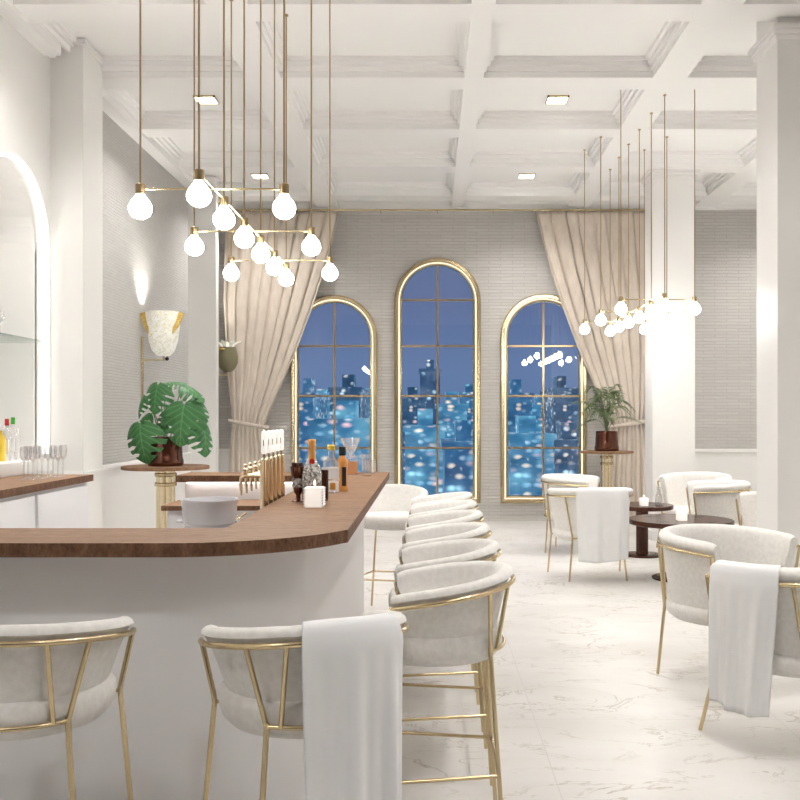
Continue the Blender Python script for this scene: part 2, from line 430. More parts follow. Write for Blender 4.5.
# ------------------------------------------------------------ city beyond the windows
def tower_mat(name, base, lit, seed, dens, cell):
    m = bpy.data.materials.new(name); m.use_nodes = True; t = m.node_tree
    b = t.nodes['Principled BSDF']; b.inputs['Base Color'].default_value = (*base, 1); b.inputs['Roughness'].default_value = .5
    v = coords(m, None, (1/cell[0], 1/cell[0], 1/cell[1]))
    vo = N(m, 'ShaderNodeTexVoronoi'); vo.feature = 'F1'; L(m, v, vo.inputs['Vector']); vo.inputs['Scale'].default_value = 1; vo.inputs['Randomness'].default_value = .85
    blob = ramp(m, vo.outputs['Distance'], [(.15, (1,1,1)), (.55, (0,0,0))])
    s = N(m, 'ShaderNodeSeparateColor'); L(m, vo.outputs['Color'], s.inputs[0])
    on = ramp(m, s.outputs[0], [(1-dens, (0,0,0)), (1-dens+.05, (1,1,1))])
    br = N(m, 'ShaderNodeMath', operation='MULTIPLY'); L(m, blob.outputs[0], br.inputs[0]); L(m, on.outputs[0], br.inputs[1])
    cr = ramp(m, s.outputs[1], [(0, lit[0]), (.5, lit[1]), (.9, lit[2]), (1, (1, .6, .6))])
    gn = noise(m, v, .22, 3, .6); gb = ramp(m, gn.outputs[0], [(.35, tuple(q*.45 for q in base)), (.5, tuple(base)), (.68, (base[0]*3.2, base[1]*2.1, base[2]*1.6))])  # facade base also emits a mottled glow standing in for city haze
    bn = noise(m, v, .5, 2, .5); bm_ = N(m, 'ShaderNodeMath', operation='MULTIPLY'); L(m, br.outputs[0], bm_.inputs[0]); L(m, ramp(m, bn.outputs[0], [(.38, (.15,.15,.15)), (.6, (1,1,1))]).outputs[0], bm_.inputs[1])
    em = mix(m, bm_.outputs[0], gb.outputs[0], cr.outputs[0])
    L(m, em, b.inputs['Emission Color']); b.inputs['Emission Strength'].default_value = .85
    return m
CY = [(.25, .75, 1), (.75, .95, 1), (1, .8, .5)]; WH = [(.5, .85, 1), (.9, 1, 1), (1, .9, .7)]
TM = [tower_mat('tower_teal', (.022, .085, .165), CY, 1, .55, (.75, .5)), tower_mat('tower_navy', (.022, .06, .11), WH, 2, .45, (.65, .5)),
      tower_mat('tower_bright', (.035, .14, .23), CY, 3, .70, (.95, .5)), tower_mat('tower_blue', (.03, .065, .12), WH, 4, .25, (.8, .7))]
def tower(x, y, w_, d, top, mi, label):
    t = empty('office_tower', (x, y, -45)); tag(t, label, 'building', 'city towers beyond the windows')
    H_ = top+45
    bm = bmesh.new(); box(bm, -w_/2, w_/2, 0, d, 0, H_); from_bm('facade', bm, TM[mi], t)
    bm = bmesh.new(); box(bm, -w_/2-.2, w_/2+.2, -.2, d+.2, H_, H_+.5); box(bm, -w_*.2, w_*.2, d*.3, d*.6, H_+.5, H_+2)
    from_bm('roof', bm, TM[mi], t)
def tpx(xc, wpx, ytop, dist, mi, label):
    sc = 947/dist; tower((xc-430)/sc, dist, wpx/sc, 12, EYE+(416-ytop)/sc, mi, label)
T = [(302, 22, 398, 90, 0), (318, 26, 404, 120, 2), (345, 30, 392, 100, 1), (366, 26, 402, 130, 2), (340, 60, 425, 75, 2),
     (412, 26, 402, 120, 1), (430, 20, 372, 140, 3), (452, 30, 408, 110, 2), (470, 20, 395, 160, 0), (425, 40, 432, 80, 2), (465, 40, 450, 64, 0),
     (520, 24, 398, 95, 0), (545, 26, 408, 130, 2), (566, 24, 392, 110, 1), (584, 20, 404, 140, 0), (532, 44, 440, 78, 2), (575, 40, 446, 82, 1)]
wn_names = ['left arched window', 'left arched window', 'left arched window', 'left arched window', 'left arched window'] + ['tall middle arched window']*6 + ['right arched window']*6
order = ['leftmost tower', 'second tower', 'dark middle tower', 'right-hand tower', 'nearest low block', 'left tower', 'tallest slim tower', 'bright wide tower', 'right tower', 'near low block at lower left', 'near low block at lower right',
         'leftmost tower', 'bright middle tower', 'dark taller tower', 'right edge tower', 'near low block at lower left', 'near low block at lower right']
for (a, b_, c, d, k), w_, o_ in zip(T, wn_names, order):
    tpx(a, b_, c, d, k, 'night %s with lit windows through the %s' % (o_, w_))
ORD = ['first', 'second', 'third', 'fourth', 'fifth', 'sixth', 'seventh', 'eighth', 'ninth', 'tenth', 'eleventh', 'twelfth', 'thirteenth', 'fourteenth', 'fifteenth', 'sixteenth', 'seventeenth', 'eighteenth']
# distant skyline filling the horizon
for i in range(9):
    xc = 270+i*42; tpx(xc, 44, 404+(i*37 % 17), 240+14*i, (i*5) % 4 if i % 2 else 2, 'far hazy skyline block low on the horizon, %s from the left' % ORD[i])
g = mat('city_ground', (.02, .05, .10), .8); g = tower_mat('city_streets', (.03, .09, .19), CY, 5, .45, (3, 3))
struct(boxo('ground', (-200, 200, 60, 500, -46, -45), g))

# ------------------------------------------------------------ curtains
def lerp_tab(tab, y):
    for (a, u), (b, v) in zip(tab, tab[1:]):
        if y <= b:
            t = (y-a)/(b-a); return u+(v-u)*t
    return tab[-1][1]
rod = empty('curtain_rod', (0, 13.33, pz(213)))
tag(rod, 'thin gold curtain rod running across the back wall', 'curtain rod')
tubeo('pole', [(-2.95, 0, 0), (3.1, 0, 0)], .013, M['gold'], rod)
for x in (-2.9, -.7, .107, .9, 3.0): 
    tubeo('bracket', [(x, 0, 0), (x, .2, 0)], .009, M['gold'], rod)
def curtain(mir, label):
    c0 = px(437.5)
    t = empty('curtain', (0, 0, 0)); tag(t, label, 'curtain', 'tied-back beige curtains')
    inn = [(214, 342), (235, 337), (270, 328), (310, 315), (350, 300), (385, 285), (410, 273), (424, 268), (440, 270), (480, 274), (520.5, 277)]
    out = [(214, 227), (300, 225), (370, 229), (424, 235), (450, 232), (520.5, 229)]
    nu, nv = 180, 80; bm = bmesh.new(); G = []
    for j in range(nv+1):
        y = 214.6+(520.2-214.6)*j/nv; row = []
        a, b = lerp_tab(out, y), lerp_tab(inn, y)
        g_ = min(1, max(0, (y-214)/60)); tie = math.exp(-((y-424)/22)**2)
        for i in range(nu+1):
            u = i/nu
            uu = u + .012*sin(u*23+y*.012)
            ph = uu*2*pi*8.5
            fold = (.032+.012*sin(u*9+1))*(sin(ph)+.3*sin(ph*2+1.3+y*.01))*(1-.35*tie)*(0.5+.5*g_)
            xw = px(a+(b-a)*u + cos(ph)*1.2*(1-tie)); 
            sag = 0
            if mir: xw = 2*c0-xw
            row.append(bm.verts.new((xw, 13.33+fold+.02-.05*tie*sin(pi*u), pz(y))))
        G.append(row)
    for j in range(nv):
        for i in range(nu): bm.faces.new((G[j][i], G[j][i+1], G[j+1][i+1], G[j+1][i]))
    o = from_bm('drape', bm, M['curtain'], t, smooth=True)
    md = o.modifiers.new('s', 'SOLIDIFY'); md.thickness = .006
    # tie band
    zc = pz(424); xa, xb = px(232), px(271)
    if mir: xa, xb = 2*c0-xb, 2*c0-xa
    xm, rx = (xa+xb)/2, (xb-xa)/2
    bm = bmesh.new(); R1 = []
    for q in range(40):
        an = q*2*pi/40; x = xm+rx*cos(an)*1.03; yv = 13.3+.12*sin(an); dz = (.05 if not mir else .05)*cos(an)*(1 if not mir else -1)
        R1.append([bm.verts.new((x*1, yv, zc-dz-.028)), bm.verts.new((x, yv, zc-dz+.028))])
    for q in range(40):
        A, Bq = R1[q], R1[(q+1) % 40]; bm.faces.new((A[0], Bq[0], Bq[1], A[1]))
    o = from_bm('tie_band', bm, M['curtain'], t, smooth=True); md = o.modifiers.new('s', 'SOLIDIFY'); md.thickness = .008
curtain(False, 'beige floor-length curtain tied back left of the windows')
curtain(True, 'beige floor-length curtain tied back right of the windows beside the white column')

# ------------------------------------------------------------ bar
arcc = lambda xc, yc, r, a0, a1, n: [(xc+r*cos(a0+(a1-a0)*i/n), yc+r*sin(a0+(a1-a0)*i/n)) for i in range(n+1)]
CH = 1.10
xc, yc, r_ = -.84, 3.58, .60
aend = -math.asin((yc-3.32)/r_)
outer = [(-2.15, 2.98)] + arcc(xc, yc, r_, -pi/2, -math.acos(.551/.6)+0, 22)
outer[-1] = (-.289, 3.33)
poly = outer + [(-.289, 6.76), (-1.71, 6.76), (-1.71, 6.36), (-.73, 6.36), (-.73, 3.38), (-2.15, 3.38)]
tp = empty('bar_worktop', (-.7, 3, CH)); tp.location = (0, 0, 0)
tp = prismo('bar_worktop', poly, CH-.045, CH, [M['wood'], M['edge_wood']], None, 1)
bmod = tp.modifiers.new('b', 'BEVEL'); bmod.width = .003; bmod.segments = 2; bmod.limit_method = 'ANGLE'; bmod.angle_limit = radians(50)
tag(tp, 'long brown wooden bar worktop curving round the corner', 'worktop')
body = [(-2.1, 3.13)] + arcc(-.86, 3.53, .40, -pi/2, 0, 20) + [(-.46, 6.60), (-1.66, 6.60), (-1.66, 6.42), (-.70, 6.42), (-.70, 3.34), (-2.1, 3.34)]
bb = prismo('bar_counter', body, 0, CH-.0455, M['barwhite'], None)
for p in bb.data.polygons: p.use_smooth = True
bb.data.set_sharp_from_angle(angle=radians(30))
tag(bb, 'plain white curved bar counter front beneath the brown worktop', 'bar counter')
boxo('added_under_light', (-1.64, -.72, 6.385, 6.395, CH-.055, CH-.0455), M['nled'], tp)  # added light strip that brightens the inside of the bar
lw = prismo('service_worktop', [(-1.69, 5.95), (-1.0, 5.95), (-1.0, 3.5), (-.705, 3.5), (-.705, 6.415), (-1.69, 6.415)], .905, .935, [M['wood'], M['edge_wood']], None, 1)
tag(lw, 'lower brown wooden service worktop inside the bar', 'worktop')
lc = prismo('service_cabinet', [(-1.66, 5.98), (-1.03, 5.98), (-1.03, 3.53), (-.71, 3.53), (-.71, 6.41), (-1.66, 6.41)], 0, .9045, M['barwhite'], None)
tag(lc, 'white cabinet inside the bar under the lower worktop', 'cabinet')
# back bar along the left wall
bw = prismo('back_bar_worktop', [(XL, 3.0), (-2.31, 3.0), (-2.31, 6.5), (XL, 6.5)], CH-.045, CH, [M['wood'], M['edge_wood']], None, 1)
tag(bw, 'brown wooden back bar worktop along the left wall', 'worktop')
bc = empty('back_bar_cabinet', (-2.7, 4.7, 0)); tag(bc, 'white back bar cabinet under the wall worktop at left', 'cabinet')
boxo('body', (XL+2.71, .36, -1.7, 1.77, 0, CH-.0455), M['barwhite'], bc)
for k in range(4): boxo('door', (.36, .375, -1.66+k*.86, -.84+k*.86, .08, CH-.07), M['barwhite'], bc, .003)
lg = boxo('niche_ledge', (XL+.001, -2.77, 3.0, 6.95, CH+.0005, 1.19), M['paint'], None, .006)
tag(lg, 'bright white ledge under the arched niche behind the bar', 'ledge')
lf = boxo('ledge_support', (XL+.001, -2.79, 6.502, 6.94, 0, CH), M['paint']); tag(lf, 'white panel under the niche ledge past the back bar end', 'panel')
sh = boxo('glass_shelf', (XL-.42, XL-.02, NY-NR+.01, NY+NR-.03, 2.10, 2.115), M['shelf']); tag(sh, 'clear glass shelf across the lit arched niche', 'shelf')

# ------------------------------------------------------------ stools and chairs
def make_chair(name, R, ext, sz, hr, foot_r, stool, rh=.036, tw=.05):
    t = empty(name)
    drop = .065 if stool else .03; rt = .0085 if stool else .0095
    ra = .8 if not stool else .8
    def path(r, ex, s):          # s in [-1,1]; arc for |s|<.72
        k = .74
        if abs(s) <= k:
            a = s/k*pi/2; return Vector((r*sin(a), -r*cos(a)*.98, 0)), Vector((sin(a), -cos(a), 0))
        q = (abs(s)-k)/(1-k); sg = 1 if s > 0 else -1
        return Vector((sg*(r-.02*q*q), ex*q, 0)), Vector((sg, .12*q, 0)).normalized()
    def rail_h(s): return hr - drop*min(1, abs(s))**1.6
    n = 56
    # shell
    bm = bmesh.new(); rows = []
    for i in range(n+1):
        s = -1+2*i/n
        Pt, nt_ = path(R, ext, s); Pb, nb_ = path(R-.058, ext*.72, s)
        h = rail_h(s); zb = sz+.002
        tk = .035
        def at(f, off, z): 
            P = Pb.lerp(Pt, f); nn_ = nb_.lerp(nt_, f).normalized(); v_ = P+nn_*off; v_.z = z; return v_
        hh = h-zb
        prof = [at(0, 0, zb), at(.35, -.004, zb+hh*.35), at(.7, -.008, zb+hh*.72), at(.94, -.012, h-.018), at(1, -.006, h+.004),
                at(1, .006, h+rh*.36), at(1, .003, h+rh*.67), at(1, -tw*.18, h+rh*.92), at(1, -tw*.45, h+rh), at(1, -tw*.75, h+rh*.86), at(1, -tw*.96, h+rh*.48),
                at(.94, -tw, h-.02), at(.6, -tw*.9-.008, zb+hh*.6), at(.25, -.052, zb+hh*.25), at(0, -.048, zb)]
        e_ = max(0, abs(s)-.93)/.07
        if e_ > 0:   # round the arm ends
            c_ = sum(prof, Vector())/len(prof); c2 = Vector((c_.x, c_.y, 0))
            prof = [Vector((p.x+(c_.x-p.x)*.30*e_**2, p.y, p.z+(c_.z-p.z)*.10*e_**2)) for p in prof]
        rows.append([bm.verts.new(p) for p in prof])
    for i in range(n):
        A, Bq = rows[i], rows[i+1]; k = len(A)
        for q in range(k): bm.faces.new((A[q], A[(q+1) % k], Bq[(q+1) % k], Bq[q]))
    bm.faces.new(rows[0]); bm.faces.new(list(reversed(rows[-1])))
    from_bm('backrest', bm, M['fabric'], t, ang=60)
    # seat cushion
    bm = bmesh.new(); rs = R-.040; yf = ext+.045
    prof = [(.0, sz-.108), (.7, sz-.105), (.88, sz-.095), (.965, sz-.075), (1.0, sz-.045), (1.0, sz-.018), (.965, sz-.002), (.88, sz+.008), (.4, sz+.016), (0, sz+.018)]
    seg = 48; rings = []
    for f, z in prof:
        if f == 0: rings.append([bm.verts.new((0, (yf-rs)/2, z))]); continue
        ring = []
        for q in range(seg):
            a = q*2*pi/seg; x = rs*cos(a); y = sin(a)
            y = y*rs if y < 0 else (abs(y)**.75)*yf
            xx = rs*(abs(cos(a))**(.8 if sin(a) > 0 else 1))*(1 if cos(a) > 0 else -1)
            cy = (yf-rs)/2
            ring.append(bm.verts.new((xx*f, cy+(y-cy)*f, z)))
        rings.append(ring)
    for A, Bq in zip(rings, rings[1:]):
        for q in range(seg):
            if len(A) == 1: bm.faces.new((A[0], Bq[(q+1) % seg], Bq[q]))
            elif len(Bq) == 1: bm.faces.new((A[q], A[(q+1) % seg], Bq[0]))
            else: bm.faces.new((A[q], A[(q+1) % seg], Bq[(q+1) % seg], Bq[q]))
    from_bm('seat', bm, M['fabric'], t, smooth=True)
    # rail
    pts = []
    for i in range(61):
        s = -1+2*i/60; P, nn_ = path(R, ext, s); P = P+nn_*.006; P.z = rail_h(s)-.008; pts.append(P)
    tubeo('rail', pts, rt, M['gold'], t, 12)
    kz = sz-.055
    def railp(th):
        s = th/(pi/2)*.74; P, nn_ = path(R, ext, s); P = P+nn_*.006; P.z = rail_h(s)-.008; return P
    def cyl(th, r, z): return Vector((r*sin(th), -r*cos(th)*.98, z))
    thb = radians(40); rk = R-.028
    for sg in (-1, 1):
        top = pts[0] if sg < 0 else pts[-1]
        kn = Vector((sg*(R-.045), ext*.78, kz)); ft = Vector((sg*(foot_r-.01), ext+.07, .004))
        tubeo('leg', [top, kn.lerp(top, .06), kn-Vector((0, 0, .012)), ft], rt*.95, M['gold'], t)
        tubeo('bracket', [kn-Vector((0, 0, .01)), Vector((sg*(R-.10), ext*.78, kz-.01))], rt*.7, M['dgold'], t, 8)
        kb = cyl(sg*thb, rk, kz); fb = cyl(sg*radians(42), foot_r+.035, .004)
        tubeo('leg', [kb+Vector((0, 0, .01)), kb-Vector((0, 0, .01)), fb], rt*.95, M['gold'], t)
        tubeo('strut', [kb, railp(sg*(thb+radians(9)))], rt*.85, M['gold'], t, 8)
        tubeo('strut', [cyl(sg*(thb-radians(9)), rk, kz), railp(sg*(thb-radians(14)))], rt*.85, M['gold'], t, 8)
    tubeo('hoop', [cyl(thb*(-1+2*i/16), rk, kz) for i in range(17)], rt*.8, M['gold'], t, 8)
    if stool:
        z = .28; q = (kz-z)/kz
        def lp(sg, front):
            if front: a = Vector((sg*(R-.045), ext*.78, kz)); b = Vector((sg*(foot_r-.01), ext+.07, 0))
            else: a = cyl(sg*thb, rk, kz); b = cyl(sg*radians(42), foot_r+.035, 0)
            return a.lerp(b, q)
        for a, b in (((-1, 1), (1, 1)), ((1, 1), (1, 0)), ((1, 0), (-1, 0)), ((-1, 0), (-1, 1))):
            tubeo('footrest', [lp(*a), lp(*b)], rt*.8, M['gold'], t, 8)
    return t
def put(o, x, y, deg, label, group, cat='chair'):
    o.location = (x, y, 0); o.rotation_euler = (0, 0, radians(deg)); tag(o, label, cat, group); return o

st = make_chair('bar_stool', .280, .15, .75, .93, .285, True)
G1 = 'gold-framed bar stools with cream seats'
put(st, -1.14, 2.67, 7, 'cream bar stool without towel, cut by the lower left picture edge', G1, 'bar stool')
o = put(copy_tree(st), -.352, 2.69, 24, 'cream bar stool under the hanging white towel in front of the bar', G1, 'bar stool')
row = ['nearest', 'second nearest', 'third nearest', 'fourth nearest', 'second farthest', 'farthest']
for i in range(6):
    put(copy_tree(st), .018, 3.40+.65*i, 90, 'cream bar stool, %s of the row along the right side of the bar' % row[i], G1, 'bar stool')
put(copy_tree(st), -.30, 7.2, 168, 'cream bar stool at the far end of the bar, turned towards the camera', G1, 'bar stool')

ch = make_chair('lounge_chair', .385, .20, .45, .788, .36, False, .062, .08)
G2 = 'cream barrel lounge chairs with gold legs'
put(ch, 1.70, 5.40, -147, 'cream barrel chair between the round tables and the nearest towel-draped chair', G2)
put(copy_tree(ch), 1.72, 4.42, 25, 'nearest cream lounge chair at the right edge with a white towel over its back', G2)
put(copy_tree(ch), 1.50, 8.85, 4, 'cream lounge chair with a towel over its back left of the round tables', G2)
put(copy_tree(ch), 1.62, 10.5, -110, 'cream lounge chair behind the far towel-draped chair, near the right window', G2)
put(copy_tree(ch), 3.02, 10.75, 140, 'farthest cream lounge chair in front of the far column', G2)
put(copy_tree(ch), 2.82, 9.52, 80, 'cream lounge chair turned sideways right behind the nearer round table', G2)
put(copy_tree(ch), 2.93, 8.1, 88, 'cream lounge chair half hidden behind the near column', G2)

# towels draped over the backs
def chair_path(R, ext, s, k=.74):
    if abs(s) <= k:
        a = s/k*pi/2; return Vector((R*sin(a), -R*cos(a)*.98, 0)), Vector((sin(a), -cos(a), 0))
    q = (abs(s)-k)/(1-k); sg = 1 if s > 0 else -1
    return Vector((sg*(R-.02*q*q), ext*q, 0)), Vector((sg, .12*q, 0)).normalized()
def towel(loc, deg, R, ext, hr, drop, s0, s1, zlow, zin, label, taper=0, ph=0., rh=.062, tw=.08):
    bm = bmesh.new(); nu, G = 70, []
    q = rh-.001
    prof = [(-tw-.004, hr-zin), (-tw-.005, hr-.05), (-tw-.006, hr-.01), (-tw-.005, hr+q*.5), (-tw*.80, hr+q*.93+.004), (-tw*.48, hr+q+.006), (-tw*.16, hr+q*.93+.006), (.009, hr+q*.70+.004), (.014, hr+q*.36), (.021, hr-.006), (.024, hr-.03)]
    nz = 30; nt0 = len(prof)
    for k in range(1, nz+1): prof.append((.024, hr-.03-(hr-.03-zlow)*k/nz))
    for i in range(nu+1):
        u = i/nu; row_ = []; sm = (s0+s1)/2
        for j, (of, z) in enumerate(prof):
            k = max(0, (j-nt0+1)/nz)
            s = s0+(s1-s0)*u; s = s+(sm-s)*taper*k
            P, nn = chair_path(R, ext, s)
            dh = -drop*abs(s)**1.6
            zz = z+dh*(1-k) + (.010*sin(u*5+1+ph) if k > .99 else 0)
            fold = k**.6*(.013*sin(u*2*pi*2.6+.8+ph)+.007*sin(u*2*pi*5.1+k*1.2+ph)) + .002*sin(u*30)*k
            v = P+nn*(of+fold+.010*k); v.z = zz; row_.append(bm.verts.new(v))
        G.append(row_)
    for i in range(nu):
        for j in range(len(G[0])-1): bm.faces.new((G[i][j], G[i+1][j], G[i+1][j+1], G[i][j+1]))
    o = from_bm('towel', bm, M['towel'], None, smooth=True); md = o.modifiers.new('s', 'SOLIDIFY'); md.thickness = .003; md.offset = 1
    o.location = loc; o.rotation_euler = (0, 0, radians(deg)); tag(o, label, 'towel', 'white towels over chair backs')
towel((-.352, 2.69, 0), 24, .280, .15, .93, .065, -.15, .35, .36, .15, 'large smooth white towel hanging over the bar stool in front of the bar', rh=.036, tw=.05, taper=.10)
towel((1.72, 4.42, 0), 25, .385, .20, .788, .03, -.93, -.47, .19, .15, 'white towel hanging over the nearest lounge chair at the right edge', .2, 1.)
towel((1.50, 8.85, 0), 4, .385, .20, .788, .03, -.26, .36, .20, .15, 'white towel hanging over the lounge chair left of the round tables', .10, 2.)
towel((2.93, 8.1, 0), 88, .385, .20, .788, .03, -.75, -.40, .30, .15, 'white towel over the chair half hidden by the near column', 0, 3.)

# ------------------------------------------------------------ round tables
def table(x, y, r, rb, label):
    t = empty('round_table', (x, y, 0)); tag(t, label, 'table')
    h = .55
    bm = bmesh.new(); lathe(bm, [(0, h-.045), (r-.008, h-.045), (r, h-.038), (r, h-.006), (r-.006, h), (0, h)], seg=64); from_bm('tabletop', bm, M['dwood'], t, ang=40)
    bm = bmesh.new()
    for a in (45, 135, 225, 315):
        cx, cy = r*.66*cos(radians(a)), r*.66*sin(radians(a)); v_ = []
        for q in range(8):
            rr = .06 if q % 2 == 0 else .022; v_.append(bm.verts.new((cx+rr*cos(q*pi/4), cy+rr*sin(q*pi/4), h+.0012)))
        bm.faces.new(v_)
    e_ = bmesh.ops.extrude_face_region(bm, geom=bm.faces[:])
    for v_ in e_['geom']:
        if isinstance(v_, bmesh.types.BMVert): v_.co.z -= .002
    from_bm('inlay', bm, M['black'], t)
    latheo('pedestal', [(.065, .02), (.065, h-.044)], M['dwood'], t)
    latheo('base', [(0, .001), (rb, .001), (rb, .014), (rb-.01, .02), (0, .02)], M['dwood'], t, seg=48)
table(2.31, 8.73, .475, .26, 'larger dark glossy round table, the nearer of the two')
table(2.28, 10.18, .33, .21, 'smaller dark round table with thick pedestal behind the larger one')
def candle_cube(x, y, z, s, h, label):
    t = empty('candle_holder', (x, y, z)); tag(t, label, 'candle', 'white candles')
    boxo('holder', (-s/2, s/2, -s/2, s/2, .0, h), M['glow_white'], t, .005)
    latheo('wick', [(.0015, h), (.0015, h+.008)], M['black'], t, seg=6)
    latheo('flame', [(0, h+.006), (.005, h+.013), (.004, h+.022), (0, h+.034)], M['flame'], t, seg=10)
M['milk'] = mat('milk_glass', (.9, .9, .9), .2)
M['glow_white'] = mat('emissive_white', (.9, .9, .88), .2, Emission_Color=(1, .93, .85, 1), Emission_Strength=.35)  # candle glow put into the holder colour as emission
candle_cube(2.29, 8.62, .55, .085, .085, 'small white cube candle on the nearer round table')
candle_cube(2.27, 10.05, .55, .08, .08, 'small white cube candle on the farther round table')
t = latheo('carafe', [(0, 0), (.035, 0), (.04, .05), (.035, .1), (.02, .14), (.02, .18), (.024, .19), (.022, .19), (.018, .18), (.018, .14), (.032, .1), (.036, .05), (.03, .004), (0, .004)], M['glass']); t.location = (2.44, 10.1, .5505)
tag(t, 'tall clear glass carafe on the farther round table', 'carafe')

# ------------------------------------------------------------ chandeliers
def chandelier(x, y, label):
    hb = 2.60; t = empty('chandelier', (x, y, hb)); tag(t, label, 'chandelier', 'gold multi-bulb pendant chandeliers')
    half = .35; sp = 1.055; rr = .0055
    pts = [(0, -.264+.5275*k) for k in range(6)]
    for k in range(3):
        yy = k*sp; tubeo('crossbar', [(-half, yy, .005), (half, yy, .005)], rr, M['gold'], t, 8)
        pts += [(-half, yy), (half, yy)]
    tubeo('spine', [(0, -.264, .016), (0, -.264+.5275*5, .016)], rr, M['gold'], t, 8)
    for a, b in pts:
        ch_ = ceil_h(x+a, y+b)-hb
        s = latheo('socket', [(0, -.022), (.023, -.022), (.024, -.018), (.024, .026), (.02, .03), (.007, .034), (0, .034)], M['dgold'], t, (a, b, 0), 20)
        latheo('bulb', [(0, -.142), (.018, -.139), (.036, -.130), (.050, -.114), (.056, -.094), (.055, -.078), (.046, -.058), (.032, -.040), (.021, -.028), (.019, -.018)], M['bulb'], s, (a, b, 0), 24, 80)
        tubeo('rod', [(a, b, .03), (a, b, ch_-.001)], .005, M['dgold'], t, 8)
        latheo('canopy', [(0, ch_-.012), (.014, ch_-.012), (.016, ch_-.008), (.016, ch_), (0, ch_)], M['gold'], t, (a, b, 0), 14)
chandelier(-1.06, 4.61, 'large gold chandelier of round bulbs hanging over the bar')
chandelier(2.16, 8.98, 'smaller-looking gold chandelier of round bulbs over the round tables at right')
chandelier(4.75, 8.98, 'added gold chandelier of round bulbs, unseen behind the near column')  # extra chandelier added out of sight to brighten the room

# ------------------------------------------------------------ plant stands, pots, plants
def stand(x, y, r, h, topm, label, sc=1):
    t = empty('plant_stand', (x, y, 0)); tag(t, label, 'plant stand', 'pedestal plant stands')
    latheo('top', [(0, h-.03), (r-.004, h-.03), (r, h-.024), (r, h-.006), (r-.004, h), (0, h)], topm, t, seg=56)
    for q in range(7):
        a = q*2*pi/7; latheo('tube', [(.030*sc, .02), (.030*sc, h-.030)], M['pale_gold'], t, (.058*sc*cos(a), .058*sc*sin(a), 0), 14)
    for z in (h-.10, h-.19):
        latheo('collar', [(.095*sc, z), (.102*sc, z+.006), (.102*sc, z+.03), (.095*sc, z+.036)], M['gold'], t, seg=28)
    latheo('base', [(0, 0), (.17*sc, 0), (.17*sc, .015), (.15*sc, .022), (0, .022)], M['gold'], t, seg=40)
SX, SY = -2.47, 8.85
stand(SX, SY, .40, 1.035, M['wood'], 'gold pedestal stand with round wooden top under the monstera')
RX, RY = 2.38, 12.75
stand(RX, RY, .355, 1.03, M['wood'], 'gold pedestal stand with round top under the palm beside the right window', .85)
def pot(t, r, h):
    latheo('pot', [(0, 0), (r*1.02, 0), (r*1.06, .02), (r*1.06, .05), (r*1.0, .08), (r*.98, h*.6), (r*.93, h), (r*.86, h), (r*.86, h-.03), (0, h-.03)], M['pot'], t, seg=44)
    latheo('soil', [(0, h-.03), (r*.85, h-.03), (r*.6, h-.018), (0, h-.015)], M['soil'], t, seg=24)
m = M['leaf'] = mat('monstera_leaf', (.05, .20, .06), .48)
t_ = N(m, 'ShaderNodeTexCoord'); sp_ = N(m, 'ShaderNodeSeparateXYZ'); L(m, t_.outputs['UV'], sp_.inputs[0])
ab = N(m, 'ShaderNodeMath', operation='ABSOLUTE'); L(m, sp_.outputs['X'], ab.inputs[0])
wv = N(m, 'ShaderNodeMath', operation='MULTIPLY_ADD'); L(m, ab.outputs[0], wv.inputs[0]); wv.inputs[1].default_value = -.30; L(m, sp_.outputs['Y'], wv.inputs[2])
w2 = N(m, 'ShaderNodeMath', operation='MULTIPLY'); L(m, wv.outputs[0], w2.inputs[0]); w2.inputs[1].default_value = 36
w3 = N(m, 'ShaderNodeMath', operation='SINE'); L(m, w2.outputs[0], w3.inputs[0])
rb_ = ramp(m, w3.outputs[0], [(.0, (.038, .15, .045)), (.85, (.052, .20, .058)), (1.0, (.085, .27, .085))])
rm = ramp(m, ab.outputs[0], [(.0, (1,1,1)), (.05, (0,0,0))])
L(m, mix(m, rm.outputs[0], rb_.outputs[0], (.12, .30, .10)), B(m).inputs['Base Color'])
M['stem'] = mat('green_stem', (.10, .22, .06), .5)
M['palm'] = mat('palm_leaf', (.10, .15, .055), .45)

